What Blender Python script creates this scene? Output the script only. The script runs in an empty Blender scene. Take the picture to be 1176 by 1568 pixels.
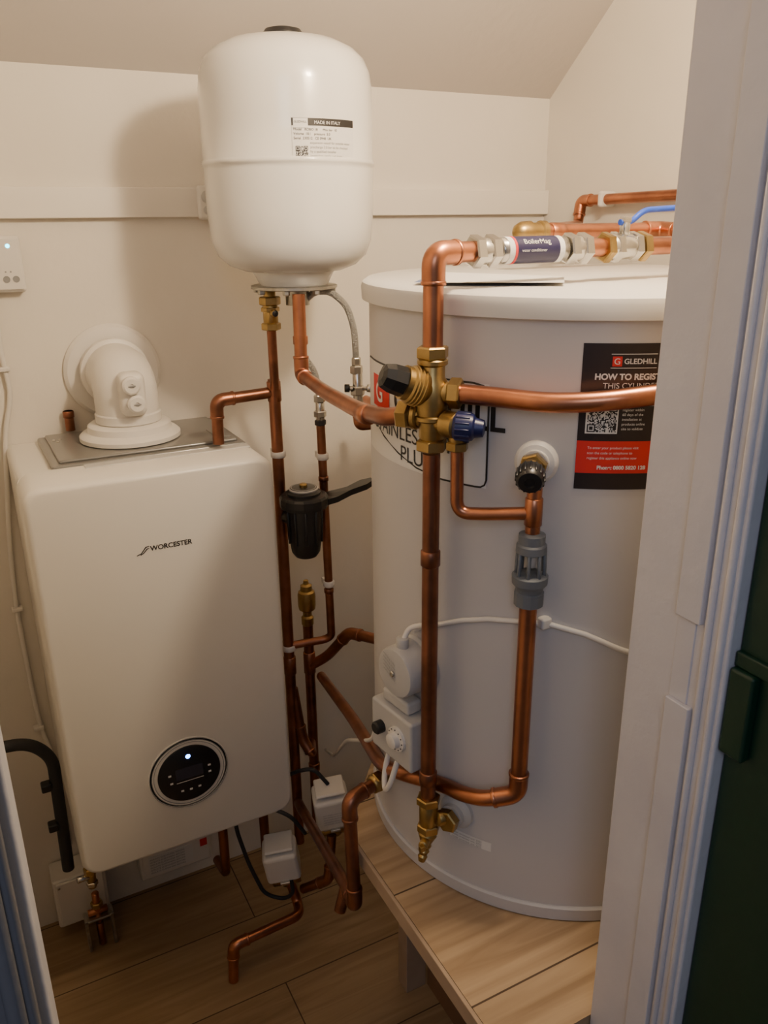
import bpy, math, random
from mathutils import Vector, Matrix
random.seed(4)
H=1.48
CX,CY,CR=.738,.855,.275      # cylinder centre and radius
COL=bpy.context.scene.collection

# ------------------------------------------------------------ materials
def mat(name,c,rough=.5,metal=0,nscale=None,namt=.0,bump=0,bscale=60,c2=None,spec=None,coat=0):
    m=bpy.data.materials.new(name);m.use_nodes=True
    nt=m.node_tree;b=nt.nodes["Principled BSDF"]
    b.inputs["Base Color"].default_value=(*c,1);b.inputs["Roughness"].default_value=rough;b.inputs["Metallic"].default_value=metal
    if coat: b.inputs["Coat Weight"].default_value=coat
    tc=nt.nodes.new("ShaderNodeTexCoord")
    if c2 is not None:
        n=nt.nodes.new("ShaderNodeTexNoise");n.inputs["Scale"].default_value=nscale or 8;n.inputs["Detail"].default_value=5
        nt.links.new(tc.outputs["Object"],n.inputs["Vector"])
        r=nt.nodes.new("ShaderNodeValToRGB");r.color_ramp.elements[0].position=.35;r.color_ramp.elements[1].position=.68
        r.color_ramp.elements[0].color=(*c,1);r.color_ramp.elements[1].color=(*c2,1)
        nt.links.new(n.outputs[0],r.inputs[0]);nt.links.new(r.outputs[0],b.inputs["Base Color"])
    if bump:
        n2=nt.nodes.new("ShaderNodeTexNoise");n2.inputs["Scale"].default_value=bscale;n2.inputs["Detail"].default_value=4
        nt.links.new(tc.outputs["Object"],n2.inputs["Vector"])
        bp=nt.nodes.new("ShaderNodeBump");bp.inputs["Strength"].default_value=bump;bp.inputs["Distance"].default_value=.004
        nt.links.new(n2.outputs[0],bp.inputs["Height"]);nt.links.new(bp.outputs[0],b.inputs["Normal"])
    return m
def emis(name,c,s):
    m=mat(name,c);b=m.node_tree.nodes["Principled BSDF"]
    b.inputs["Emission Color"].default_value=(*c,1);b.inputs["Emission Strength"].default_value=s
    return m
def wood(name,c1,c2,off):
    m=bpy.data.materials.new(name);m.use_nodes=True;nt=m.node_tree;b=nt.nodes["Principled BSDF"];L=nt.links.new
    tc=nt.nodes.new("ShaderNodeTexCoord");mp=nt.nodes.new("ShaderNodeMapping");mp.inputs["Location"].default_value=off
    L(tc.outputs["Object"],mp.inputs["Vector"])
    br=nt.nodes.new("ShaderNodeTexBrick");br.inputs["Scale"].default_value=1;br.inputs["Brick Width"].default_value=1.1
    br.inputs["Row Height"].default_value=.19;br.inputs["Mortar Size"].default_value=.0014;br.inputs["Mortar Smooth"].default_value=.2
    br.offset=.37;br.inputs["Color1"].default_value=(*c1,1);br.inputs["Color2"].default_value=(*c2,1);br.inputs["Mortar"].default_value=(.07,.04,.02,1)
    L(mp.outputs[0],br.inputs["Vector"])
    mp2=nt.nodes.new("ShaderNodeMapping");mp2.inputs["Scale"].default_value=(1.6,22,22);L(tc.outputs["Object"],mp2.inputs["Vector"])
    n=nt.nodes.new("ShaderNodeTexNoise");n.inputs["Scale"].default_value=1.6;n.inputs["Detail"].default_value=8;n.inputs["Distortion"].default_value=1.2
    L(mp2.outputs[0],n.inputs["Vector"])
    r=nt.nodes.new("ShaderNodeValToRGB");r.color_ramp.elements[0].position=.3;r.color_ramp.elements[1].position=.75
    r.color_ramp.elements[0].color=(.60,.53,.46,1);r.color_ramp.elements[1].color=(1.1,1.1,1.1,1)
    L(n.outputs[0],r.inputs[0])
    mx=nt.nodes.new("ShaderNodeMixRGB");mx.blend_type='MULTIPLY';mx.inputs[0].default_value=.85
    L(br.outputs["Color"],mx.inputs[1]);L(r.outputs[0],mx.inputs[2]);L(mx.outputs[0],b.inputs["Base Color"])
    b.inputs["Roughness"].default_value=.45
    return m
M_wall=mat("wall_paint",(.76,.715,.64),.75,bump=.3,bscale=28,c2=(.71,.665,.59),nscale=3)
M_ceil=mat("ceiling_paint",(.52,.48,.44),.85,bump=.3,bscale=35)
M_trim=mat("trim_gloss_paint",(.78,.735,.66),.45,bump=.15,bscale=20)
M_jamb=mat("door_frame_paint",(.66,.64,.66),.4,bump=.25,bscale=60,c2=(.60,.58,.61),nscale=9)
M_jamb_shade=mat("architrave_painted_shade",(.15,.15,.165),.5,bump=.2,bscale=60)  # frame paint with the left architrave's shade darkened into its colour
M_green=mat("green_door_paint",(.003,.030,.014),.45,bump=.1)
M_floor=wood("oak_laminate",(.37,.255,.14),(.31,.21,.115),(.3,.12,0))
M_plat=wood("oak_laminate_platform",(.46,.33,.20),(.39,.275,.16),(.45,-.005,0))
M_brown=mat("brown_board",(.22,.12,.06),.7,c2=(.17,.09,.045),nscale=6)
M_pine=mat("pine_batten",(.40,.29,.20),.7,c2=(.33,.23,.15),nscale=14)
M_boil=mat("boiler_case_enamel",(.72,.69,.63),.33,c2=(.705,.675,.615),nscale=2)
M_cyl=mat("cylinder_white_steel",(.54,.525,.52),.38,c2=(.52,.505,.50),nscale=1.5)
M_lid=mat("cylinder_lid_plastic",(.64,.62,.58),.4)
M_vess=mat("vessel_white_enamel",(.72,.71,.67),.22,coat=.3)
M_pl=mat("white_plastic",(.70,.67,.62),.4)
M_gpl=mat("boiler_top_grey_plastic",(.17,.165,.155),.28,coat=.3)
M_lgrey=mat("light_grey_plastic",(.48,.47,.45),.4)
M_dgrey=mat("tundish_grey_plastic",(.13,.145,.165),.45)
M_black=mat("black_plastic",(.010,.010,.011),.35)
M_rub=mat("black_rubber",(.02,.02,.022),.65)
M_cu=mat("copper",(.56,.23,.12),.32,1,nscale=18,c2=(.32,.13,.075))
M_cud=mat("copper_tarnished",(.36,.15,.085),.38,1,nscale=22,c2=(.20,.085,.05))
M_br=mat("brass",(.46,.32,.125),.36,1,c2=(.33,.22,.08),nscale=40)
M_ch=mat("nickel_plated",(.55,.53,.49),.25,1)
M_galv=mat("galvanised_steel",(.50,.49,.45),.4,1,c2=(.36,.35,.32),nscale=60)
M_blue=mat("blue_plastic",(.008,.012,.07),.38)
M_blueh=mat("blue_lever_vinyl",(.02,.07,.45),.35)
M_navy=mat("navy_print",(.014,.012,.055),.4)
M_red=mat("red_print",(.60,.02,.02),.5)
M_ink=mat("black_ink",(.012,.010,.010),.5)
M_lab=mat("label_paper",(.70,.69,.66),.5)
M_labg=mat("label_grey_print",(.26,.26,.26),.5)
M_blkl=mat("label_black_print",(.018,.011,.010),.4)
M_cable=mat("white_cable",(.70,.67,.62),.5)
M_led=emis("blue_led",(.05,.22,1),25)
M_led2=emis("cyan_led",(.05,.8,1),8)
M_braid=mat("braided_steel",(.42,.42,.40),.35,1,bump=1,bscale=500)

# ------------------------------------------------------------ helpers
def group(name):
    e=bpy.data.objects.new(name,None);COL.objects.link(e);e.empty_display_size=.05;return e
def mo(name,v,f,m,par=None,smooth=False,ang=None):
    me=bpy.data.meshes.new(name);me.from_pydata([tuple(x) for x in v],[],f);me.materials.append(m);me.update()
    o=bpy.data.objects.new(name,me);COL.objects.link(o)
    if smooth:
        for p in me.polygons:p.use_smooth=True
        if ang:
            try: me.set_sharp_from_angle(angle=math.radians(ang))
            except Exception: pass
    if par:o.parent=par
    return o
def box(name,x0,x1,y0,y1,z0,z1,m,par=None,bev=0,rot=None,seg=3):
    c=Vector(((x0+x1)/2,(y0+y1)/2,(z0+z1)/2));h=(abs(x1-x0)/2,abs(y1-y0)/2,abs(z1-z0)/2)
    v=[Vector((sx*h[0],sy_*h[1],sz*h[2])) for sx in(-1,1) for sy_ in(-1,1) for sz in(-1,1)]
    if rot is not None: v=[rot@p for p in v]
    v=[p+c for p in v]
    f=[(0,1,3,2),(4,6,7,5),(0,4,5,1),(2,3,7,6),(0,2,6,4),(1,5,7,3)]
    o=mo(name,v,f,m,par)
    if bev:
        b=o.modifiers.new("bevel",'BEVEL');b.width=bev;b.segments=seg;b.limit_method='ANGLE'
        for p in o.data.polygons:p.use_smooth=True
        o.modifiers.new("wn",'WEIGHTED_NORMAL')
    return o
def frame(ax):
    ax=Vector(ax).normalized();t=Vector((0,0,1)) if abs(ax.z)<.9 else Vector((1,0,0))
    u=ax.cross(t).normalized();w=ax.cross(u);return ax,u,w
def lathe(name,prof,org,axis,m,par=None,seg=40,smooth=True,ang=35,ph=0):
    ax,u,w=frame(axis);org=Vector(org);v=[];f=[]
    n=len(prof)
    for r,h in prof:
        for i in range(seg):
            a=2*math.pi*i/seg+ph;v.append(org+ax*h+u*(r*math.cos(a))+w*(r*math.sin(a)))
    for j in range(n-1):
        for i in range(seg):
            k=(i+1)%seg;f.append((j*seg+i,j*seg+k,(j+1)*seg+k,(j+1)*seg+i))
    f.append(tuple(range(seg))[::-1]);f.append(tuple((n-1)*seg+i for i in range(seg)))
    return mo(name,v,f,m,par,smooth,ang)
def cyl(name,p,q,r,m,par=None,seg=32,ch=0):
    p=Vector(p);q=Vector(q);L=(q-p).length;c=ch or min(r,L)*.12
    return lathe(name,[(r-c,0),(r,c),(r,L-c),(r-c,L)],p,q-p,m,par,seg,True,50)
def nut(name,c,axis,r,h,m,par=None):
    ax=Vector(axis).normalized();c=Vector(c)-ax*h/2
    return lathe(name,[(r*.88,0),(r,h*.12),(r,h*.88),(r*.88,h)],c,ax,m,par,6,False,ph=.3)
def fillet(pts,bend):
    pts=[Vector(p) for p in pts];out=[pts[0]]
    for i in range(1,len(pts)-1):
        a,b,c=pts[i-1],pts[i],pts[i+1];d1=(a-b);d2=(c-b)
        bd=bend[i-1] if isinstance(bend,(list,tuple)) else bend
        d=min(bd,d1.length*.48,d2.length*.48);p0=b+d1.normalized()*d;p2=b+d2.normalized()*d
        for k in range(9):
            t=k/8;out.append(p0*(1-t)**2*1+b*2*t*(1-t)+p2*t*t)
    out.append(pts[-1]);return out
def sweep(name,path,r,m,par=None,seg=20):
    v=[];f=[];pr=None
    n=len(path)
    for i,p in enumerate(path):
        t=(path[min(i+1,n-1)]-path[max(i-1,0)]).normalized()
        if pr is None: _,u,_w=frame(t)
        else:
            u=pr-t*pr.dot(t);u.normalize()
        pr=u;w=t.cross(u)
        for k in range(seg):
            a=2*math.pi*k/seg;v.append(p+u*r*math.cos(a)+w*r*math.sin(a))
    for j in range(n-1):
        for i in range(seg):
            k=(i+1)%seg;f.append((j*seg+i,j*seg+k,(j+1)*seg+k,(j+1)*seg+i))
    f.append(tuple(range(seg))[::-1]);f.append(tuple((n-1)*seg+i for i in range(seg)))
    return mo(name,v,f,m,par,True,60)
def tube(name,pts,r,m,par=None,bend=.03,seg=16):
    return sweep(name,fillet(pts,bend),r,m,par,seg)
def pipe(pts,r=.011,m=None,par=None,bend=.022,elbows=(),name="copper_pipe",sleeves=()):
    """pipe run; elbows: interior point indices carrying a soldered elbow fitting"""
    m=m or M_cu
    g=par or group(name)
    tube("pipe_run",pts,r,m,g,bend,20)
    P=[Vector(p) for p in pts]
    for e in elbows:
        a,b,c=P[e-1],P[e],P[e+1];d1=(a-b).normalized();d2=(c-b).normalized();L=.030
        q=[b+d1*min(L,(a-b).length),b,b+d2*min(L,(c-b).length)]
        bb=bend[e-1] if isinstance(bend,(list,tuple)) else bend
        tube("elbow_fitting",q,r*1.16,m,g,min(bb,L*.75),20)
        for k,d in ((a,d1),(c,d2)):
            cc=b+d*min(L,(k-b).length);cyl("solder_ring",cc-d*.003,cc+d*.0015,r*1.24,m,g,20)
    for s0,s1 in sleeves:
        cyl("coupling",s0,s1,r*1.17,m,g,20)
    return g
def textmesh(body,size,m,par,fn,name="lettering",align='LEFT',bold=0):
    c=bpy.data.curves.new("t",'FONT');c.body=body;c.size=size;c.align_x=align;c.offset=bold
    o=bpy.data.objects.new("t",c);COL.objects.link(o)
    dg=bpy.context.evaluated_depsgraph_get();me=bpy.data.meshes.new_from_object(o.evaluated_get(dg))
    bpy.data.objects.remove(o)
    for v in me.vertices: v.co=fn(v.co.x,v.co.y)
    me.materials.clear();me.materials.append(m)
    o=bpy.data.objects.new(name,me);COL.objects.link(o);o.parent=par;return o
def cmap(cx,cy,r,a0,z0):
    a0=math.radians(a0)
    def fn(x,y):
        a=a0+x/r;return Vector((cx+r*math.cos(a),cy+r*math.sin(a),z0+y))
    return fn
def patch(name,cx,cy,r,a0,a1,z0,z1,m,par,n=16):
    v=[];f=[]
    for i in range(n+1):
        a=math.radians(a0+(a1-a0)*i/n)
        for z in(z0,z1): v.append((cx+r*math.cos(a),cy+r*math.sin(a),z))
    for i in range(n): f.append((2*i,2*i+2,2*i+3,2*i+1))
    return mo(name,v,f,m,par,True)
def qr(fn,s,n,m,par):
    v=[];f=[]
    for i in range(n):
        for j in range(n):
            on=random.random()<.5
            for (a,b) in((3,3),(3,n-4),(n-4,n-4)):
                if abs(i-a)<=3 and abs(j-b)<=3:
                    k=max(abs(i-a),abs(j-b));on=k!=2
            if on:
                q=len(v);c=s/n
                for dx,dy in((0,0),(1,0),(1,1),(0,1)): v.append(fn((i+dx)*c,(j+dy)*c))
                f.append((q,q+1,q+2,q+3))
    return mo("qr_code",v,f,m,par)

# ------------------------------------------------------------ room
WY=1.60; WX=1.26; SL=.84; ZW=1.724
box("wall_back",-.32,WX+.1,WY,WY+.1,0,ZW,M_wall)
box("wall_right",WX,WX+.1,-.2,WY,0,2.6,M_wall)
box("wall_left",-.32,-.22,.5,WY,0,2.6,M_wall)
box("floor",-1.2,WX+.1,-1.6,WY+.1,-.05,0,M_floor)
yk=WY-(2.5-ZW)/SL
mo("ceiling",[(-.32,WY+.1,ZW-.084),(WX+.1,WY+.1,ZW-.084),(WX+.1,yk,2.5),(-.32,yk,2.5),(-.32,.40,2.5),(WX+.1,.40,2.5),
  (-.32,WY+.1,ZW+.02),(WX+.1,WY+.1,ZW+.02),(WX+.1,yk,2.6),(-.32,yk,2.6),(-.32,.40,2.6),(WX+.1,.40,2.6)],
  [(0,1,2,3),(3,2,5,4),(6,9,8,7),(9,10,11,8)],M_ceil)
# front wall with door opening
box("wall_front",-1.2,-.04,.40,.50,0,2.6,M_wall)
box("wall_front_side",.56,WX+.1,.40,.50,0,2.6,M_wall)
box("wall_front_lintel",-.04,.56,.40,.50,2.03,2.6,M_wall)
fr=group("trim_1")   # door lining
box("lining_left",-.04,-.012,.393,.503,0,2.0,M_jamb,fr,.003)
box("lining_right",.524,.56,.393,.503,0,2.0,M_jamb,fr,.003)
box("lining_head",-.04,.56,.393,.503,2.0,2.03,M_jamb,fr,.003)
box("stop_lower",.5185,.526,.421,.4475,0,1.072,M_jamb,fr,.0012)
box("stop_upper",.5185,.526,.421,.4475,1.154,2.0,M_jamb,fr,.0012)
box("keep_ledge",.5225,.526,.4275,.4475,1.072,1.154,M_jamb,fr,.001)
cyl("bead_right",(.5235,.401,0),(.5235,.401,2.0),.0035,M_jamb,fr,16)
cyl("bead_right_b",(.5225,.4145,0),(.5225,.4145,2.0),.003,M_jamb,fr,16)
ar=group("trim_2")   # left architrave, moulded
box("flat",-.095,-.018,.372,.393,0,2.05,M_jamb_shade,ar,.003)
cyl("bead_a",(-.028,.372,0),(-.028,.372,2.05),.005,M_jamb_shade,ar,16)
cyl("bead_b",(-.050,.372,0),(-.050,.372,2.05),.004,M_jamb_shade,ar,16)
cyl("bead_c",(-.085,.372,0),(-.085,.372,2.05),.007,M_jamb_shade,ar,16)
box("trim_3",-.22,WX,WY-.016,WY,1.485,1.536,M_trim,None,.002)
# green door folded back on the right
gd=group("door_1")
box("door_leaf",.536,.576,-.30,.392,.005,1.98,M_green,gd,.002)
box("lock_rail_moulding",.531,.538,-.30,.392,1.128,1.142,M_green,gd,.002)
box("lock_case",.526,.537,.368,.392,1.046,1.128,M_green,gd,.003)
# platform (rear left corner cut off behind the cylinder)
pf=group("timber_platform")
def slab(name,P,z0,z1,m,par):
    n=len(P);v=[(x,y,z0) for x,y in P]+[(x,y,z1) for x,y in P]
    return mo(name,v,[tuple(range(n))[::-1],tuple(range(n,2*n))]+[(i,(i+1)%n,n+(i+1)%n,n+i) for i in range(n)],m,par)
slab("deck",[(.41,.503),(WX-.002,.503),(WX-.002,1.145),(.605,1.145),(.41,.915)],.594,.613,M_plat,pf)
box("deck_lip",.404,.4095,.503,.915,.588,.6135,M_pine,pf,.001)
box("leg_back",.60,.645,1.07,1.105,.0,.594,M_pine,pf,.002)
box("leg_front",.60,.645,.51,.545,.0,.594,M_pine,pf,.002)
box("side_board",.648,.662,.503,1.07,.0,.594,M_brown,pf,.001)
box("cross_rail",.42,.445,.503,.90,.56,.594,M_brown,pf,.001)

# ------------------------------------------------------------ hot water cylinder
hc=group("hot_water_cylinder")
C0=(CX,CY,0)
lathe("body",[(CR-.004,.616),(CR,.62),(CR,1.385),(CR-.01,1.386)],C0,(0,0,1),M_cyl,hc,128)
lathe("base_band",[(CR+.002,.6135),(CR+.0045,.615),(CR+.0045,.632),(CR+.002,.634),(CR-.01,.6345)],C0,(0,0,1),M_cyl,hc,128)
lathe("lid",[(CR+.006,1.382),(CR+.009,1.383),(CR+.010,1.398),(CR+.008,1.404),(CR+.002,1.408),(0.001,1.409)],C0,(0,0,1),M_lid,hc,128)
R1=CR+.0007
patch("logo_plate",CX,CY,R1,160,210.9,1.195,1.312,M_lab,hc,40)
def outl(pts,w=.0011,name="logo_outline",m=M_ink):
    path=[]
    for a,z in pts:
        a=math.radians(a);path.append(Vector((CX+(R1)*math.cos(a),CY+(R1)*math.sin(a),z)))
    return sweep(name,path,w,m,hc,6)
pl=[(160,1.312)]+[(a,1.312) for a in range(165,208,3)]+[(209.5,1.310),(210.6,1.306),(210.9,1.30)]+[(210.9,1.205),(210.5,1.199),(209.5,1.196)]
pl+=[(a,1.1955) for a in range(208,196,-2)]+[(190,1.200),(182,1.210),(174,1.222),(166,1.236)]
outl(pl)
R2=CR+.0013
patch("logo_square",CX,CY,R2,165.5,177.5,1.256,1.296,M_red,hc,8)
textmesh("G",.036,M_lab,hc,cmap(CX,CY,R2+.0006,168.2,1.264),"logo_g",bold=.0006)
textmesh("GLEDHILL",.038,M_ink,hc,cmap(CX,CY,R2,180,1.262),"logo_word",bold=.0009)
textmesh("STAINLESS LITE",.027,M_ink,hc,cmap(CX,CY,R2,167,1.228),"product_word")
textmesh("PLUS",.027,M_ink,hc,cmap(CX,CY,R2,183,1.203),"product_word_b")
# instruction label
patch("instruction_label",CX,CY,R1,230.9,255,1.206,1.360,M_blkl,hc,20)
patch("label_red",CX,CY,R1+.0004,230.9,255,1.224,1.259,M_red,hc,20)
R3=R1+.0008
patch("label_logo_red",CX,CY,R3,237.0,239.0,1.337,1.347,M_red,hc,3)
textmesh("G",.009,M_lab,hc,cmap(CX,CY,R3+.0004,237.3,1.339))
textmesh("GLEDHILL",.0075,M_lab,hc,cmap(CX,CY,R3,239.4,1.3395),bold=.0001)
for z in(1.335,1.349): patch("label_logo_rule",CX,CY,R3,236.7,246.3,z,z+.0006,M_lab,hc,6)
textmesh("HOW TO REGISTER",.0086,M_lab,hc,cmap(CX,CY,R3,233.6,1.3235),bold=.0003)
textmesh("THIS CYLINDER",.0082,M_lab,hc,cmap(CX,CY,R3,235.4,1.3145))
patch("qr_white",CX,CY,R3,232.4,239.2,1.267,1.300,M_lab,hc,6)
qr(cmap(CX,CY,R3+.0004,232.75,1.2687),.0298,25,M_ink,hc)
for i in range(6): textmesh(["the homeowner must","register within","60 days of the","installation at","products online","site to validate"][i],.0038,M_lab,hc,cmap(CX,CY,R3,240.0,1.296-.0050*i))
for i in range(3): textmesh(["To enter your product please visit","scan the code or telephone to","register this appliance online now"][i],.0038,M_lab,hc,cmap(CX,CY,R3,233.2,1.2505-.0055*i))
textmesh("Phone: 0800 5820 128",.0056,M_lab,hc,cmap(CX,CY,R3,235.5,1.2285),bold=.0002)
patch("data_label",CX,CY,R1,203.5,216,.699,.713,M_lab,hc,8)
for i in range(3): textmesh("model unvented unit 2023",.0042,M_labg,hc,cmap(CX,CY,R3,204,.7085-.0042*i))
# immersion heater
def nrm(a): a=math.radians(a);return Vector((math.cos(a),math.sin(a),0))
CC=Vector((CX,CY,0))
n=nrm(190.5);b0=CC+n*(CR-.005)+Vector((0,0,.936))
lathe("immersion_boss",[(.040,0),(.040,.008),(.037,.012)],b0,n,M_lgrey,hc)
lathe("immersion_cap",[(.034,.01),(.034,.040),(.032,.044),(.027,.045),(.0,.046)],b0,n,M_lgrey,hc)
lathe("cap_screw",[(.004,.045),(.004,.048),(.003,.049)],b0,n,M_ch,hc,12)
t=Vector((-n.y,n.x,0))
for i in range(5): textmesh("warning 230V",.0048,M_labg,hc,lambda x,y,i=i:b0+n*.0466+Vector((0,0,.014-.0055*i))+(t+Vector((0,0,-.5))).normalized()*(x-.021)+Vector((0,0,y)))
cyl("cap_gland",b0+n*.03+Vector((0,0,.03)),b0+n*.03+Vector((0,0,.046)),.008,M_lgrey,hc)
# thermostat box
tbn=nrm(188);tt=Vector((-tbn.y,tbn.x,0))
rot=Matrix((tbn,tt,Vector((0,0,1)))).transposed()
tc_=CC+tbn*(.291)+Vector((0,0,.838))
box("thermostat_box",tc_.x-.019,tc_.x+.019,tc_.y-.044,tc_.y+.044,.797,.872,M_lgrey,hc,.004,rot)
box("thermostat_hood",tc_.x-.012,tc_.x+.012,tc_.y-.028,tc_.y+.028,.874,.892,M_lgrey,hc,.004,rot)
lathe("knob_black",[(.009,0),(.009,.010),(.007,.012)],tc_+tbn*.019-tt*.020+Vector((0,0,.0)),tbn,M_black,hc,24)
kc=tc_+tbn*.019+tt*.016
lathe("dial",[(.017,0),(.017,.004),(.011,.005),(.010,.012),(.008,.013)],kc,tbn,M_pl,hc,32)
for i in range(12):
    a=i*math.pi/6;p=kc+tbn*.0045+tt*(.0145*math.cos(a))+Vector((0,0,.0145*math.sin(a)))
    cyl("dial_tick",p,p+tbn*.0008,.0009,M_ink,hc,6)
cpts=[]
for a,z in((190.5,.985),(193,.996),(196,1.003),(200,1.012),(206,1.026),(213,1.037),(221,1.042),(228,1.043),(236,1.034),(244,1.016),(252,1.0),(262,.985)):
    cpts.append(CC+nrm(a)*(CR+.004)+Vector((0,0,z)))
sweep("cable",cpts,.0032,M_cable,hc,10)
n2=nrm(226.5);box("cable_clip",CX+n2.x*.279-.007,CX+n2.x*.279+.007,CY+n2.y*.279-.006,CY+n2.y*.279+.006,1.038,1.052,M_pl,hc,.003)
tube("heater_cable",[b0+n*.03+Vector((0,0,.04)),b0+n*.02+Vector((0,0,.056)),CC+nrm(193)*.285+Vector((0,0,.999)),CC+nrm(198)*.279+Vector((0,0,1.008))],.0035,M_cable,hc,.01)
tube("thermostat_cable",[(.455,.845,.802),(.446,.850,.770),(.438,.845,.745),(.430,.828,.733),(.430,.812,.755),(.444,.810,.802)],.004,M_cable,hc,.02)
wb=group("flex_cable")
tube("cable",[(.452,.893,.800),(.452,.905,.765),(.462,.940,.735),(.52,1.15,.585),(.60,1.40,.36),(.66,1.588,.235)],.0033,M_cable,wb,.04)
# drain boss and T&P boss
nd=nrm(205.5);d0=CC+nd*(CR-.004)+Vector((0,0,.744))
lathe("drain_boss",[(.024,0),(.024,.008),(.020,.012),(.016,.013),(.016,.02)],d0,nd,M_lgrey,hc)
ntp=nrm(222.5);tp0=CC+ntp*(CR-.004)+Vector((0,0,1.233))
lathe("relief_boss",[(.0235,0),(.0235,.007),(.020,.011),(.015,.012),(.0145,.02)],tp0,ntp,M_pl,hc)

# ------------------------------------------------------------ relief valve, tundish
rv=group("temperature_relief_valve")
cyl("brass_stem",tp0+ntp*.012,tp0+ntp*.047,.0115,M_br,rv)
nut("brass_hex",tp0+ntp*.026,ntp,.0155,.010,M_br,rv)
kd=(ntp+Vector((.10,-.12,-.30))).normalized()
kp=tp0+ntp*.040
lathe("black_knob",[(.012,0),(.0145,.004),(.0145,.019),(.012,.023),(.006,.0235),(.005,.0215)],kp,kd,M_black,rv,32)
for i in range(16):
    a=2*math.pi*i/16;_,u_,w_=frame(kd);p=kp+kd*.004+u_*(.0145*math.cos(a))+w_*(.0145*math.sin(a));cyl("grip",p,p+kd*.015,.0011,M_black,rv,6)
TX,TY=.521,.652
pipe([(TX,TY,1.230),(TX,TY,1.152)],.0082,M_cu,sleeves=[((TX,TY,1.200),(TX,TY,1.168))])
td=group("tundish")
lathe("top_cup",[(.009,1.160),(.0145,1.158),(.0145,1.148),(.0165,1.146),(.017,1.138),(.013,1.136)],(TX,TY,0),(0,0,1),M_dgrey,td)
for i in range(8):
    a=2*math.pi*i/8;cyl("cage_bar",(TX+.0145*math.cos(a),TY+.0145*math.sin(a),1.138),(TX+.0155*math.cos(a),TY+.0155*math.sin(a),1.109),.0022,M_dgrey,td,8)
cyl("nozzle",(TX,TY,1.140),(TX,TY,1.120),.006,M_lgrey,td)
lathe("funnel",[(.010,1.090),(.015,1.092),(.0155,1.096),(.0195,1.101),(.020,1.110),(.016,1.112)],(TX,TY,0),(0,0,1),M_dgrey,td)
lathe("bottom_nut",[(.0135,1.074),(.0165,1.075),(.0165,1.090),(.0135,1.092)],(TX,TY,0),(0,0,1),M_dgrey,td,12,False)
pipe([(TX,TY,1.078),(TX,TY,.818),(.490,.675,.806),(.478,.705,.796),(.474,.746,.784),(.452,.815,.762),(.447,.87,.742),(.51,1.10,.664),(.568,1.375,.585)],.0100,M_cu,
     bend=[.02,.03,.03,.04,.05,.04,.05],elbows=(1,))
pipe([(.462,.713,1.262),(.462,.711,1.174),(.485,.688,1.176),(TX,TY,1.182)],.0072,M_cu,bend=[.026,.01])

# ------------------------------------------------------------ main cold riser + inlet group
PX,PY=.450,.746
pipe([(PX,PY,1.350),(PX,PY,1.446),(.505,.755,1.446)],.0108,M_cu,bend=.020,elbows=(1,))
pipe([(PX,PY,1.235),(PX,PY,.765)],.0098,M_cud,sleeves=[((PX,PY,1.12),(PX,PY,1.10)),((PX,PY,.815),(PX,PY,.795))])
iv=group("inlet_control_valve")
V=Vector((PX,PY,1.300))
lathe("body",[(.012,-.050),(.0145,-.045),(.0145,-.030),(.017,-.02),(.018,0),(.017,.014),(.0135,.02),(.0135,.036),(.012,.042)],V,(0,0,1),M_br,iv)
nut("nut_top",V+Vector((0,0,.046)),(0,0,1),.0175,.013,M_br,iv);nut("nut_bottom",V+Vector((0,0,-.055)),(0,0,1),.0175,.013,M_br,iv)
lathe("collar_top",[(.014,.032),(.0165,.034),(.0165,.038),(.014,.040)],V,(0,0,1),M_br,iv)
lathe("mid_ring",[(.016,-.028),(.019,-.026),(.019,-.022),(.016,-.02)],V,(0,0,1),M_br,iv)
vl=Vector((-.886,.463,0))
cd=(vl+Vector((-.20,-.30,.42))).normalized()     # pressure reducing cartridge, black cap up left
lathe("reducer_body",[(.014,.0),(.017,.010),(.019,.012),(.0205,.016),(.0205,.028),(.0185,.030),(.0185,.036)],V+Vector((0,0,.004)),cd,M_br,iv)
for h in (.017,.021,.025): lathe("reducer_rib",[(.0208,h-.001),(.0218,h),(.0208,h+.001)],V+Vector((0,0,.004)),cd,M_br,iv)
lathe("black_cap",[(.0165,.034),(.0155,.050),(.0125,.060),(.006,.062)],V+Vector((0,0,.004)),cd,M_black,iv,8,False)
q=V+Vector((0,0,-.024))
dl=(Vector((-.60,.80,0))).normalized()
cyl("port_left",q,q+dl*.034,.0115,M_br,iv);nut("port_left_nut",q+dl*.032,dl,.0165,.015,M_br,iv)
lathe("port_left_ring",[(.013,.015),(.0155,.017),(.0155,.021),(.013,.023)],q,dl,M_br,iv)
dr=Vector((.65,-.76,0)).normalized()
qr_=V+Vector((0,0,.004))
cyl("port_right",qr_,qr_+dr*.030,.0115,M_br,iv);nut("port_right_nut",qr_+dr*.026,dr,.0165,.014,M_br,iv)
e0=V+Vector((0,0,-.028));de=(Vector((.30,-.95,0))).normalized()
cyl("relief_neck",e0,e0+de*.034,.010,M_br,iv)
lathe("relief_body",[(.013,.018),(.0145,.02),(.0145,.036),(.012,.038)],e0,de,M_br,iv)
cyl("relief_outlet",(.462,.713,1.272),(.462,.713,1.248),.0095,M_br,iv);nut("relief_outlet_nut",(.462,.713,1.250),(0,0,1),.0125,.010,M_br,iv)
db=(Vector((.75,-.66,-.05))).normalized();e1=e0+de*.036-db*.004
lathe("blue_cap",[(.013,.0),(.0155,.003),(.0155,.017),(.014,.021),(.011,.023),(.009,.032),(.006,.033)],e1,db,M_blue,iv,32)
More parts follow.
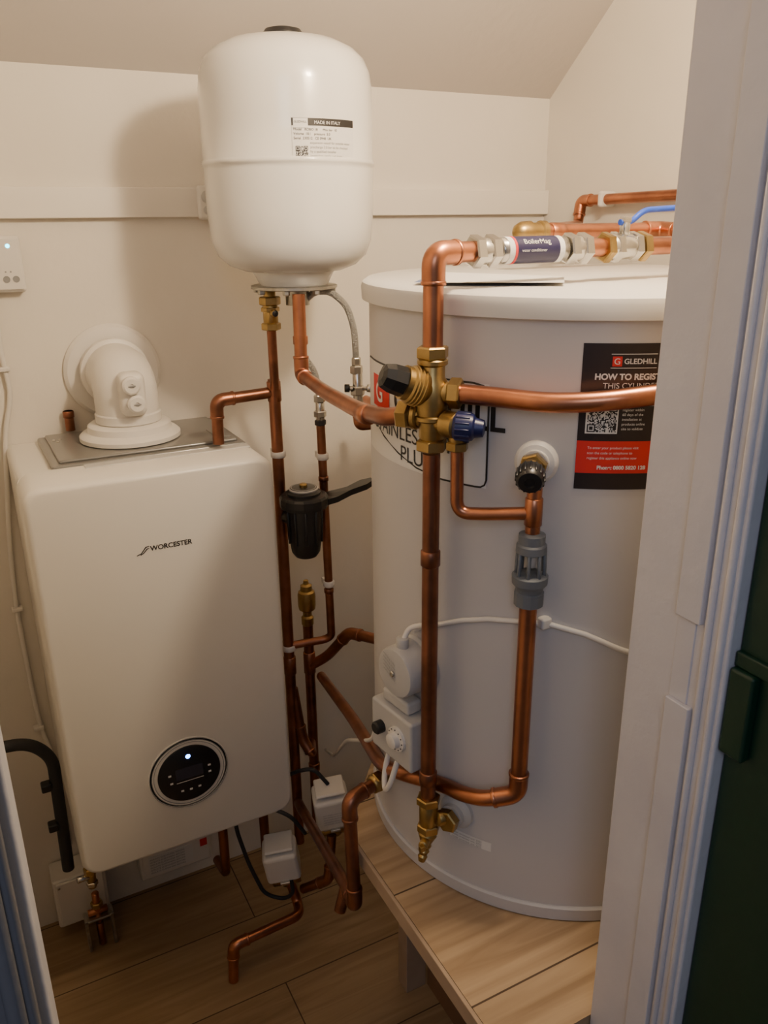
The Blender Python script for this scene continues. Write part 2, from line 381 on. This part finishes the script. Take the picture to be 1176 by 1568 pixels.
for i in range(14):
    a=2*math.pi*i/14;_,u_,w_=frame(db);p=e1+db*.003+u_*(.0153*math.cos(a))+w_*(.0153*math.sin(a));cyl("grip",p,p+db*.015,.0012,M_blue,iv,6)
pipe([qr_+dr*.02,(.497,.690,1.303),(.526,.644,1.302),(.562,.610,1.306),(.608,.583,1.313),(.66,.560,1.320),(.74,.545,1.325),(.95,.545,1.325)],.0105,M_cu,bend=.04)
pipe([q+dl*.03,(.422,.800,1.268),(.438,.90,1.254),(.470,1.08,1.243),(.508,1.262,1.236),(.511,1.268,1.366)],.0105,M_cu,bend=[.02,.04,.04,.018],elbows=(4,),
     sleeves=[((.430,.858,1.258),(.434,.885,1.255)),((.511,1.268,1.30),(.511,1.268,1.285))])
# drain cock
dc=group("drain_cock")
cyl("stub",d0+nd*.0165,Vector((.455,.732,.748)),.010,M_br,dc)
nut("stub_nut",d0+nd*.028,nd,.016,.012,M_br,dc)
cyl("tee_vertical",(.4505,.7445,.772),(.4505,.7445,.722),.0125,M_br,dc);nut("tee_nut",(.4505,.7455,.770),(0,0,1),.016,.011,M_br,dc)
nut("cock_nut",(.4505,.7445,.728),(0,0,1),.0155,.012,M_br,dc)
dd=Vector((-.30,-.10,-1)).normalized()
lathe("cock_body",[(.011,0),(.0125,.006),(.009,.014),(.0075,.018),(.0085,.021),(.006,.026),(.0075,.029),(.005,.034),(.0065,.037),(.0045,.044)],Vector((.4505,.7445,.722)),dd,M_br,dc)
cyl("cock_spindle",(.449,.744,.712),(.432,.728,.716),.006,M_br,dc);box("spindle_square",.426,.433,.722,.729,.712,.720,M_br,dc,.001)

# ------------------------------------------------------------ pipes over the lid
YC=.755;ZC=1.446
bm=group("inline_scale_filter")
X=Vector((1,0,0))
cyl("tube",(.535,YC,ZC),(.625,YC,ZC),.0135,M_ch,bm)
for x in(.507,.527,.633,.652): nut("union_nut",(x,YC,ZC),X,.0175,.012,M_ch,bm)
for x in(.517,.640): cyl("union_body",(x-.012,YC,ZC),(x+.016,YC,ZC),.0140,M_ch,bm)
lathe("sleeve_label",[(.0142,.542),(.0142,.616)],(0,YC,ZC),X,M_lab,bm,48)
lathe("sleeve_blue",[(.01435,.549),(.01435,.609)],(0,YC,ZC),X,M_navy,bm,48)
lathe("sleeve_red",[(.0146,.549),(.0146,.552)],(0,YC,ZC),X,M_red,bm,48)
def xmap(r,x0,a0):
    def fn(x,y):
        a=a0-y/r; return Vector((x0+x,YC-r*math.sin(a),ZC+r*math.cos(a)))
    return fn
textmesh("BoilerMag",.0088,M_lab,bm,xmap(.0147,.561,math.radians(62)))
textmesh("water conditioner",.0046,M_lab,bm,xmap(.0147,.557,math.radians(95)))
pipe([(.655,YC,ZC),(.690,YC,ZC)],.0105,M_cu)
lv=group("lever_ball_valve")
cyl("body",(.690,YC,ZC),(.735,YC,ZC),.0145,M_ch,lv)
for x in(.686,.700,.728,.742): nut("hex",(x,YC,ZC),X,.0175,.010,M_br if x in(.686,.742) else M_ch,lv)
cyl("spindle",(.713,YC,ZC+.01),(.713,YC,ZC+.030),.006,M_ch,lv)
nut("spindle_nut",(.713,YC,ZC+.030),(0,0,1),.008,.006,M_ch,lv)
tube("lever",[(.705,YC,ZC+.027),(.722,YC,ZC+.027),(.740,YC-.0,ZC+.040),(.830,YC,ZC+.044)],.0034,M_blueh,lv,.01)
pipe([(.74,YC,ZC),(1.258,YC,ZC)],.0105,M_cu,sleeves=[((.975,YC,ZC),(1.0,YC,ZC))])
pipe([(.755,.97,1.460),(.987,.97,1.460),(.987,.768,1.449)],.0105,M_cu,elbows=(1,),sleeves=[((.775,.97,1.46),(.80,.97,1.46))])
bc=group("brass_end_cap");lathe("cap",[(.004,-.046),(.010,-.042),(.014,-.034),(.015,-.02),(.0125,-.018),(.0125,-.004),(.015,-.002),(.015,.006)],(.760,.97,1.460),X,M_br,bc)
pipe([(.80,.985,1.461),(1.222,1.435,1.462),(1.235,1.445,1.511),(1.235,.95,1.519)],.0105,M_cu,bend=[.015,.02],elbows=(2,))
pc=group("pipe_clip");box("saddle",1.219,1.259,1.365,1.378,1.497,1.528,M_pl,pc,.005)
pp=group("instruction_leaflet")
mo("sheet",[(.49,.80,1.4125),(.60,.72,1.4125),(.665,.80,1.4125),(.56,.90,1.416)],[(0,1,2,3)],M_lab,pp)
mo("sheet_edge",[(.475,.83,1.4115),(.58,.74,1.4115),(.60,.77,1.4118),(.50,.86,1.4118)],[(0,1,2,3)],mat("leaflet_blue",(.10,.14,.30),.5),pp)

# ------------------------------------------------------------ expansion vessel
ev=group("expansion_vessel")
E=(.526,1.323,0)
lathe("shell",[(.05,1.398),(.08,1.400),(.104,1.409),(.121,1.424),(.130,1.447),(.1335,1.485),(.1345,1.552),(.1345,1.557),(.1368,1.559),(.1372,1.562),(.1365,1.565),(.1345,1.567),
   (.1348,1.62),(.1342,1.668),(.131,1.690),(.123,1.708),(.108,1.722),(.084,1.733),(.05,1.740),(.02,1.742),(.001,1.742)],E,(0,0,1),M_vess,ev,96,True,80)
lathe("top_cap",[(.030,1.738),(.031,1.745),(.027,1.751),(.015,1.754),(.001,1.754)],E,(0,0,1),M_black,ev)
lathe("neck_skirt",[(.070,1.402),(.064,1.392),(.058,1.380),(.056,1.377)],E,(0,0,1),M_vess,ev)
lathe("flange",[(.070,1.371),(.072,1.372),(.072,1.376),(.070,1.377)],E,(0,0,1),M_galv,ev,48)
for i in range(8):
    a=i*math.pi/4+.2;nut("flange_bolt",(E[0]+.064*math.cos(a),E[1]+.064*math.sin(a),1.370),(0,0,1),.006,.012,M_galv,ev)
box("wall_bracket",.500,.552,1.452,1.598,1.585,1.615,M_galv,ev,.001)
lathe("manifold",[(.02,1.345),(.02,1.372)],(.526,1.31,0),(0,0,1),M_galv,ev)
rr=.1353;dz=-.013
patch("vessel_label",E[0],E[1],rr,-109,-66,1.571+dz,1.629+dz,M_lab,ev,16)
patch("vessel_label_head",E[0],E[1],rr+.0003,-109,-66,1.619+dz,1.629+dz,M_ink,ev,16)
patch("vessel_badge",E[0],E[1],rr+.0006,-108,-99,1.616+dz,1.6285+dz,M_lab,ev,6)
textmesh("MADE IN ITALY",.0062,M_lab,ev,cmap(E[0],E[1],rr+.0006,-95,1.6215+dz))
textmesh("GLEDHILL",.0042,M_ink,ev,cmap(E[0],E[1],rr+.0009,-107.6,1.6225+dz))
for i in range(7): textmesh(["Model   ROBO 18      Max bar  10","Volume  18 l    pressure  3.0","Serial  230512   CE 0948  UK","expansion vessel for potable water","precharge 3.0 bar to be checked","by a qualified installer","inspection yearly and drain"][i],.0048,M_labg if i>2 else M_ink,ev,cmap(E[0],E[1],rr+.0005,-108 if i<3 else -98,1.6125+dz-.0058*i))
qr(cmap(E[0],E[1],rr+.0006,-107,1.574+dz),.018,21,M_ink,ev)

# ------------------------------------------------------------ pipework left of cylinder
ba=group("brass_check_valve")
z=(0,0,1)
nut("nut_a",(.484,1.330,1.352),z,.018,.014,M_br,ba);cyl("body",(.484,1.330,1.350),(.484,1.330,1.305),.0125,M_br,ba)
nut("nut_b",(.484,1.330,1.338),z,.0155,.008,M_br,ba);nut("nut_c",(.484,1.330,1.310),z,.0165,.012,M_br,ba);cyl("stub",(.484,1.330,1.372),(.484,1.330,1.35),.010,M_br,ba)
cyl("test_point",(.484,1.330,1.333),(.484,1.308,1.333),.006,M_br,ba);cyl("test_plug",(.484,1.308,1.333),(.484,1.306,1.333),.005,M_black,ba)
pipe([(.484,1.330,1.305),(.490,1.345,1.20)],.0080,M_cud,bend=.02)
pipe([(.493,1.358,1.215),(.495,1.36,.20)],.0105,M_cud,sleeves=[((.493,1.359,1.212),(.494,1.36,1.175)),((.495,1.36,.66),(.495,1.36,.62))])
pipe([(.493,1.36,1.192),(.388,1.36,1.188),(.386,1.36,1.112)],.0100,M_cud,elbows=(1,))
pipe([(.172,1.588,1.113),(.172,1.588,1.150)],.0085,M_cud,sleeves=[((.172,1.588,1.137),(.172,1.588,1.150))])
def clip(x,y,zz,r):
    g=group("pipe_clip");cyl("ring",(x,y,zz-.006),(x,y,zz+.006),r,M_pl,g);box("clip_stem",x-.006,x+.006,y+r*.6,y+r+.012,zz-.006,zz+.006,M_pl,g,.001)
clip(.495,1.36,1.078,.0138);clip(.495,1.36,.68,.0138)
bh=group("braided_hose")
tube("hose",[(.538,1.299,1.355),(.550,1.293,1.366),(.572,1.280,1.367),(.596,1.268,1.345),(.607,1.262,1.305),(.609,1.262,1.245)],.0055,M_braid,bh,.03)
nut("crimp",(.609,1.262,1.250),z,.008,.014,M_ch,bh);nut("hose_end",(.609,1.262,1.236),z,.011,.014,M_ch,bh)
cyl("valve_body",(.610,1.261,1.236),(.611,1.261,1.150),.0085,M_ch,bh);nut("valve_nut",(.610,1.261,1.20),z,.0125,.016,M_ch,bh);nut("valve_nut_b",(.611,1.261,1.163),z,.0125,.014,M_ch,bh)
cyl("handle",(.590,1.266,1.205),(.630,1.250,1.203),.004,M_ch,bh);cyl("handle_knob",(.588,1.267,1.205),(.596,1.263,1.205),.007,M_black,bh);cyl("handle_knob",(.624,1.253,1.204),(.633,1.249,1.203),.007,M_ch,bh)
pipe([(.611,1.261,1.155),(.612,1.261,1.138),(.70,1.25,1.138),(.72,1.45,1.138)],.0085,M_cu,elbows=(1,),bend=.02)
bh=group("braided_hose")
tube("hose",[(.530,1.325,1.365),(.533,1.340,1.30),(.545,1.345,1.255),(.566,1.340,1.225),(.571,1.338,1.175)],.0054,M_braid,bh,.03)
nut("hose_end",(.571,1.338,1.176),z,.0105,.014,M_ch,bh);cyl("iso_valve",(.571,1.338,1.172),(.571,1.338,1.130),.008,M_ch,bh);nut("iso_nut",(.571,1.338,1.148),z,.0115,.012,M_ch,bh);nut("iso_nut_b",(.571,1.338,1.132),z,.0105,.010,M_rub,bh)
pipe([(.571,1.338,1.135),(.578,1.338,.694),(.565,1.345,.686),(.500,1.358,.684)],.0080,M_cud,bend=.02,sleeves=[((.573,1.338,1.03),(.573,1.338,1.02)),((.576,1.338,.80),(.576,1.338,.79))])
clip(.573,1.338,1.068,.0112);clip(.5765,1.338,.81,.0112)
# magnetic filter
mf=group("magnetic_filter")
F=(.517,1.300,0)
lathe("canister",[(.012,.893),(.020,.896),(.026,.905),(.030,.93),(.032,.99),(.036,.995)],F,z,M_black,mf,40)
for i in range(10):
    a=2*math.pi*i/10;cyl("rib",(F[0]+.0305*math.cos(a),F[1]+.0305*math.sin(a),.925),(F[0]+.0325*math.cos(a),F[1]+.0325*math.sin(a),.99),.0025,M_black,mf,8)
lathe("lock_ring",[(.036,.990),(.043,.992),(.044,.998),(.044,1.010),(.041,1.014),(.030,1.016)],F,z,M_black,mf,16,False)
lathe("lid_cap",[(.031,1.014),(.031,1.020),(.025,1.024),(.024,1.028),(.010,1.029)],F,z,M_black,mf)
lathe("ring_grey",[(.0255,1.023),(.0265,1.026),(.022,1.0285),(.020,1.0275)],F,z,M_lgrey,mf)
lathe("vent_cap",[(.007,1.026),(.007,1.033),(.005,1.035)],F,z,M_br,mf,16)
W=[(.545,1.280),(.545,1.314),(.575,1.318),(.605,1.306),(.636,1.312),(.654,1.304),(.654,1.290),(.636,1.283),(.605,1.286),(.575,1.280)]
v=[(x,y,.992+.020*max(0,(x-.56)/.09)) for x,y in W]+[(x,y,1.003+.020*max(0,(x-.56)/.09)) for x,y in W];nn=len(W)
mo("wrench_arm",v,[tuple(range(nn))[::-1],tuple(range(nn,2*nn))]+[(i,(i+1)%nn,nn+(i+1)%nn,nn+i) for i in range(nn)],M_black,mf)
cyl("filter_inlet",(.499,1.350,.96),F[:2]+(.96,),.012,M_black,mf)
# auto air vent and lower pipes
av=group("automatic_air_vent")
lathe("vent_body",[(.009,.695),(.0125,.700),(.0125,.715),(.009,.719),(.009,.728),(.0165,.734),(.018,.742),(.018,.765),(.0165,.772),(.012,.775),(.0115,.786),(.006,.789),(.005,.797),(.003,.798)],(.553,1.40,0),z,M_br,av)
pipe([(.553,1.40,.697),(.553,1.40,.20)],.0105,M_cud,sleeves=[((.553,1.40,.635),(.553,1.40,.585)),((.553,1.40,.36),(.553,1.40,.34))])
pipe([(.556,1.395,.605),(.583,1.375,.628),(.604,1.31,.708),(.64,1.22,.722),(.70,1.14,.722)],.0105,M_cud,bend=.025,elbows=(2,))
pipe([(.500,1.362,.583),(.508,1.345,.470),(.520,1.325,.44),(.545,1.39,.42)],.0095,M_cud,bend=.02,elbows=(1,))
# cylinder return: boss -> elbow -> down beside platform -> sloping back under boiler
pipe([(.462,.887,.705),(.393,.868,.703),(.389,.848,.530),(.400,.905,.515),(.4355,1.085,.4385),(.478,1.298,.345),(.492,1.345,.315)],.0098,M_cud,bend=[.024,.020,.02,.03,.02],elbows=(1,2))
rb=group("brass_coupler");nut("nut",(.446,.883,.7045),(1,.22,0),.016,.013,M_br,rb);cyl("body",(.462,.887,.705),(.435,.880,.704),.0130,M_br,rb)
pipe([(.398,.90,.517),(.386,.898,.478)],.0092,M_cud)
def mvalve(c,rot):
    g=group("motorised_valve");c=Vector(c)
    box("head",c.x-.036,c.x+.036,c.y-.030,c.y+.030,c.z-.045,c.z+.035,M_pl,g,.009,rot)
    o=box("head_top",c.x-.030,c.x+.030,c.y-.025,c.y+.025,c.z-.0,c.z+.008,M_pl,g,.006,rot)
    o.location=rot@Vector((0,0,.043))
    o=box("base_plate",c.x-.024,c.x+.024,c.y-.022,c.y+.022,c.z-.006,c.z+.006,M_galv,g,.002,rot);o.location=rot@Vector((0,0,-.048))
    o=box("lever",c.x-.010,c.x+.010,c.y-.004,c.y+.004,c.z-.003,c.z+.003,M_ch,g,.001,rot);o.location=rot@Vector((0,-.033,-.040))
    f0=c+rot@Vector((0,-.0305,-.005))
    m_=lambda x,y:f0+rot@Vector((x-.022,0,y))
    mo("rating_label",[m_(0,-.025),m_(.044,-.025),m_(.044,.012),m_(0,.012)],[(0,1,2,3)],M_lab,g)
    f1=f0+rot@Vector((0,-.0004,0))
    for i in range(5): textmesh("MOTORISED VALVE 230V",.0036,M_labg,g,lambda x,y,i=i:f1+rot@Vector((x-.021,0,y+.006-.0065*i)))
    cyl("valve_body",c+rot@Vector((0,.0,-.055)),c+rot@Vector((0,0,-.085)),.014,M_br,g)
    cyl("through",c+rot@Vector((-.03,.0,-.072)),c+rot@Vector((.03,0,-.072)),.013,M_br,g)
    return g
mvalve((.532,1.262,.358),Matrix.Rotation(-.10,3,'Y')@Matrix.Rotation(-.30,3,'Z')@Matrix.Rotation(.12,3,'X'))
mvalve((.438,1.320,.215),Matrix.Rotation(-.12,3,'Y')@Matrix.Rotation(-.35,3,'Z')@Matrix.Rotation(.15,3,'X'))
pipe([(.43,1.40,.375),(.43,1.40,.16),(.462,1.325,.13)],.0100,M_cud,bend=.02)
pipe([(.455,1.325,.138),(.464,1.310,.092),(.455,1.275,.090),(.307,1.268,.090),(.300,1.266,.001)],.0105,M_cu,bend=[.015,.018,.022],elbows=(3,))
pipe([(.34,1.40,.378),(.338,1.40,.15),(.338,1.47,.13)],.0100,M_cud,bend=.015)
pipe([(.530,1.262,.28),(.515,1.25,.18),(.475,1.30,.13)],.0100,M_cud,bend=.02,elbows=(1,))
pipe([(.385,1.36,.378),(.385,1.36,.335),(.425,1.345,.325)],.0090,M_cud,bend=.015,elbows=(1,))
ca=group("black_cable")
tube("cable",[(.36,1.36,.377),(.355,1.355,.30),(.375,1.345,.20),(.40,1.335,.120),(.435,1.318,.105),(.452,1.30,.125),(.450,1.30,.165)],.0042,M_rub,ca,.03)
tube("cable_b",[(.45,1.36,.376),(.475,1.29,.44),(.500,1.27,.450),(.525,1.26,.41)],.0040,M_rub,ca,.03)
tube("cable_c",[(.40,1.30,.376),(.44,1.258,.37),(.475,1.27,.30)],.0040,M_rub,ca,.03)

# ------------------------------------------------------------ boiler
bo=group("combi_boiler")
BX0,BX1,BY0,BY1,BZ0,BZ1=.054,.456,1.273,1.598,.368,1.102
def rrect(x0,x1,z0,z1,r,n=8):
    p=[]
    for cx_,cz_,a0 in((x1-r,z1-r,0),(x0+r,z1-r,90),(x0+r,z0+r,180),(x1-r,z0+r,270)):
        for k in range(n+1):
            a=math.radians(a0+90*k/n);p.append((cx_+r*math.cos(a),cz_+r*math.sin(a)))
    return p
def loft(name,rings,m,par,ang=40):
    v=[];f=[];n=len(rings[0][1])
    for y,p in rings:
        for x,zz in p: v.append((x,y,zz))
    for j in range(len(rings)-1):
        for i in range(n):
            k=(i+1)%n;f.append((j*n+i,(j+1)*n+i,(j+1)*n+k,j*n+k))
    f.append(tuple(range(n)));f.append(tuple((len(rings)-1)*n+i for i in range(n))[::-1])
    return mo(name,v,f,m,par,True,ang)
R=.030
def rr_(d,r=R): return rrect(BX0+d,BX1-d,BZ0+d,BZ1-d,max(r-d*.5,.004))
loft("front_cover",[(BY0,rr_(.010)),(BY0+.0012,rr_(.0055)),(BY0+.004,rr_(.0035)),(BY0+.0055,rr_(.0050)),(BY0+.007,rr_(.0030)),(BY0+.013,rr_(0)),(BY0+.10,rr_(0)),(BY0+.1005,rr_(.002))],M_boil,bo)
loft("rear_case",[(BY0+.100,rrect(BX0+.003,BX1-.003,BZ0+.004,BZ1-.006,.012)),(BY1,rrect(BX0+.003,BX1-.003,BZ0+.004,BZ1-.006,.012))],M_boil,bo)
box("top_plate",.112,.440,1.372,1.590,1.097,1.106,M_gpl,bo,.004)
box("top_plate_ridge",.125,.428,1.385,1.582,1.105,1.111,M_gpl,bo,.003)
box("top_front_lip",.160,.440,1.350,1.374,1.098,1.1035,M_lgrey,bo,.002)
box("top_recess",.395,.422,1.405,1.47,1.110,1.1125,M_gpl,bo,.001)
for x,y in((.135,1.53),(.145,1.53),(.14,1.515)): cyl("screw",(x,y,1.110),(x,y,1.1125),.003,M_ch,bo,12)
yF=BY0
D0=Vector((.257,yF,.528))
lathe("display_ring",[(.074,.0),(.074,.0012),(.0715,.0016),(.071,.0008),(.0675,.0008),(.0672,.0018),(.0645,.0018),(.064,.0008),(.060,.001)],D0,(0,-1,0),M_boil,bo,72)
for r_ in(.0725,.0685,.0650): lathe("ring_line",[(r_,.0008),(r_,.0020),(r_-.0010,.0021),(r_-.0012,.0008)],D0,(0,-1,0),M_labg,bo,72)
lathe("display_glass",[(.0575,.001),(.0575,.0032),(.056,.0040),(.001,.0040)],D0,(0,-1,0),M_black,bo,72)
box("screen",.232,.282,yF-.0046,yF-.0041,.519,.543,mat("screen_dark",(.03,.032,.05),.12),bo)
M_icon=mat("icon_white",(.7,.7,.7),.5)
for dx,dz in((-.036,.006),(-.034,-.011),(.037,.006),(.037,-.008),(-.016,-.033),(.0,-.034),(.016,-.033)):
    box("icon",.257+dx-.0026,.257+dx+.0026,yF-.0046,yF-.0041,.528+dz-.0018,.528+dz+.0018,M_icon,bo)
box("screen_line",.232,.282,yF-.0046,yF-.0042,.5135,.5143,M_icon,bo)
lathe("status_led",[(.0044,.004),(.0036,.0052)],D0+Vector((0,0,.037)),(0,-1,0),M_led,bo,20)
fm=lambda x0,z0:(lambda x,y:Vector((x0+x,yF-.0006,z0+y)))
textmesh("WORCESTER",.0118,M_ink,bo,fm(.2335,.9715),bold=.0003)
mo("logo_wave",[(.211,yF-.0006,.966),(.219,yF-.0006,.9685),(.227,yF-.0006,.978),(.232,yF-.0006,.9795),(.232,yF-.0006,.981),(.226,yF-.0006,.9798),(.218,yF-.0006,.970),(.211,yF-.0006,.9675)],[tuple(range(8))],M_ink,bo)
mo("logo_wave_b",[(.217,yF-.0006,.966),(.223,yF-.0006,.969),(.229,yF-.0006,.975),(.232,yF-.0006,.976),(.232,yF-.0006,.9772),(.228,yF-.0006,.9765),(.222,yF-.0006,.9703),(.217,yF-.0006,.9673)],[tuple(range(8))],M_ink,bo)
box("under_panel",.09,.42,1.30,1.57,.355,.372,M_gpl,bo,.004)
# flue
fg=group("flue_elbow")
FX,FY=.262,1.488
lathe("base_flange",[(.086,1.112),(.088,1.113),(.088,1.120),(.084,1.124),(.074,1.128),(.072,1.138),(.066,1.142)],(FX,FY,0),z,M_pl,fg,64)
sweep("elbow",fillet([(FX,FY,1.135),(FX,FY,1.216),(FX,1.598,1.216)],.075),.0550,M_pl,fg,48)
lathe("elbow_cuff",[(.0545,1.142),(.0575,1.144),(.0575,1.158),(.0545,1.161)],(FX,FY,0),z,M_pl,fg,64)
lathe("elbow_socket",[(.0555,1.560),(.062,1.564),(.062,1.580)],(FX,0,1.216),(0,1,0),M_pl,fg,64)
lathe("wall_disc",[(.088,1.5985),(.088,1.594),(.082,1.588),(.070,1.586),(.060,1.585)],(FX,0,1.214),(0,1,0),M_pl,fg,64)
box("test_port_block",FX-.022,FX+.022,1.414,1.455,1.162,1.238,M_pl,fg,.013)
for zz,dx in((1.218,-.004),(1.186,.002)):
    lathe("test_port_cap",[(.0155,0),(.0155,.008),(.012,.011),(.004,.011),(.003,.009)],(FX+dx,1.414,zz),(0,-1,0),M_pl,fg,32)
    box("cap_slot",FX+dx-.006,FX+dx+.006,1.4015,1.404,zz-.001,zz+.001,M_labg,fg)

# ------------------------------------------------------------ small wall items
tr=group("wireless_thermostat_receiver")
box("case",.046,.133,1.576,1.599,1.366,1.459,M_pl,tr,.006);box("front_plate",.050,.129,1.573,1.578,1.370,1.455,M_pl,tr,.004)
lathe("led",[(.0040,0),(.003,.001)],(.112,1.5735,1.442),(0,-1,0),M_led2,tr,16)
for x in(.103,.118): lathe("button",[(.0055,0),(.0055,.0012),(.0045,.0012),(.0045,.0004)],(x,1.573,1.388),(0,-1,0),M_labg,tr,20)
for x in(.103,.111): box("icon",x-.0012,x+.0012,1.5722,1.573,1.399,1.4015,M_labg,tr)
so=group("wall_socket")
box("plate",.444,.512,1.570,1.5835,1.480,1.540,M_pl,so,.006);lathe("recess",[(.011,0),(.011,.003),(.008,.004)],(.461,1.571,1.520),(0,-1,0),M_lgrey,so,24)
lathe("pin",[(.004,.003),(.003,.006)],(.461,1.571,1.520),(0,-1,0),M_br,so,12);lathe("recess_b",[(.008,0),(.008,.003),(.005,.004)],(.461,1.571,1.497),(0,-1,0),M_lgrey,so,24);cyl("plate_screw",(.461,1.5675,1.505),(.461,1.5655,1.505),.0025,M_black,so,10)
wc=group("white_wall_cable")
tube("cable",[(.078,1.592,1.365),(.076,1.592,1.25),(.082,1.592,1.19),(.060,1.592,1.12),(.035,1.592,.90),(.028,1.592,.776),(.030,1.592,.60),(.034,1.592,.50),(.046,1.592,.44),(.05,1.592,.20)],.0045,M_cable,wc,.05)
for zz in(1.235,.776,.507): box("cable_clip",.068 if zz>1 else .020,.086 if zz>1 else .040,1.583,1.599,zz-.004,zz+.004,M_cable,wc,.002)
ch=group("condensate_pipe")
tube("pipe",[(-.12,1.40,.612),(.006,1.40,.598),(.040,1.40,.555),(.034,1.40,.30)],.0110,M_rub,ch,.04)
for zz in(.50,.41): box("clip_block",.012,.030,1.385,1.405,zz-.008,zz+.008,M_black,ch,.003)
fv=group("filling_valve")
cyl("stem",(.070,1.335,.366),(.068,1.335,.295),.008,M_br,fv);nut("nut",(.069,1.335,.335),z,.013,.014,M_br,fv);nut("nut_b",(.068,1.335,.305),z,.011,.010,M_ch,fv);cyl("spur",(.069,1.335,.322),(.043,1.33,.325),.006,M_ch,fv)
jb=group("junction_box")
box("box",.0,.108,1.53,1.598,.04,.165,M_pl,jb,.006);box("cover",.006,.102,1.526,1.532,.046,.159,M_pl,jb,.003)
for x,zz in((.012,.150),(.096,.055)): cyl("screw",(x,1.5265,zz),(x,1.5245,zz),.003,M_ch,jb,10)
jb=group("fused_spur")
box("box",.182,.345,1.545,1.598,.072,.150,M_pl,jb,.005);box("cover",.188,.339,1.541,1.547,.078,.144,M_pl,jb,.003)
box("label",.20,.30,1.5395,1.5412,.088,.136,M_lab,jb)
for i in range(6): textmesh("ISOLATE ELSEWHERE BEFORE",.006,M_labg,jb,lambda x,y,i=i:Vector((.203+x,1.539,.127-.0072*i+y)))
box("red_tag",.318,.334,1.5395,1.5412,.12,.139,M_red,jb)
db_=group("radiator_valve_stub")
cyl("stub",(.078,1.49,.14),(.078,1.49,.06),.0075,M_cu,db_);nut("nut",(.078,1.49,.110),z,.0125,.014,M_br,db_);cyl("cross",(.058,1.49,.092),(.098,1.49,.092),.0075,M_cu,db_)
for x in(.052,.104): box("bracket_leg",x-.003,x+.003,1.475,1.505,.002,.085,M_galv,db_,.001)
box("bracket_top",.048,.108,1.475,1.505,.078,.083,M_galv,db_,.001)
cyl("tail",(.078,1.49,.06),(.078,1.49,.002),.0075,M_cu,db_)

# ------------------------------------------------------------ camera
th=math.radians(19.8);ya=math.radians(62.4)
fw=Vector((math.cos(th)*math.cos(ya),math.cos(th)*math.sin(ya),-math.sin(th)));R0=Vector((math.sin(ya),-math.cos(ya),0));U0=R0.cross(fw)
right=(R0-U0*.01).normalized();up=right.cross(fw)
Mx=Matrix((right,up,-fw)).transposed().to_4x4();Mx.translation=Vector((0,0,H))
cam=bpy.data.cameras.new("camera");co=bpy.data.objects.new("camera",cam);COL.objects.link(co)
cam.sensor_fit='VERTICAL';cam.sensor_height=36;cam.lens=36*1275/1600;co.matrix_world=Mx;cam.clip_start=.01
bpy.context.scene.camera=co
# ------------------------------------------------------------ lights
def point(n_,loc,e,c,r):
    l=bpy.data.lights.new(n_,'POINT');l.energy=e;l.color=c;l.shadow_soft_size=r;o=bpy.data.objects.new(n_,l);o.location=loc;COL.objects.link(o)
point("cupboard_lamp",(.62,.56,1.92),30,(1,.79,.55),.04)
l=bpy.data.lights.new("hall_light",'AREA');l.energy=7;l.size=.7;l.color=(.66,.76,1);o=bpy.data.objects.new("hall_light",l);o.location=(-.5,-.9,2.1)
o.rotation_euler=(math.radians(48),0,math.radians(-32));COL.objects.link(o)
w=bpy.data.worlds.new("world");bpy.context.scene.world=w;w.use_nodes=True
w.node_tree.nodes["Background"].inputs[0].default_value=(.85,.85,.95,1);w.node_tree.nodes["Background"].inputs[1].default_value=.12
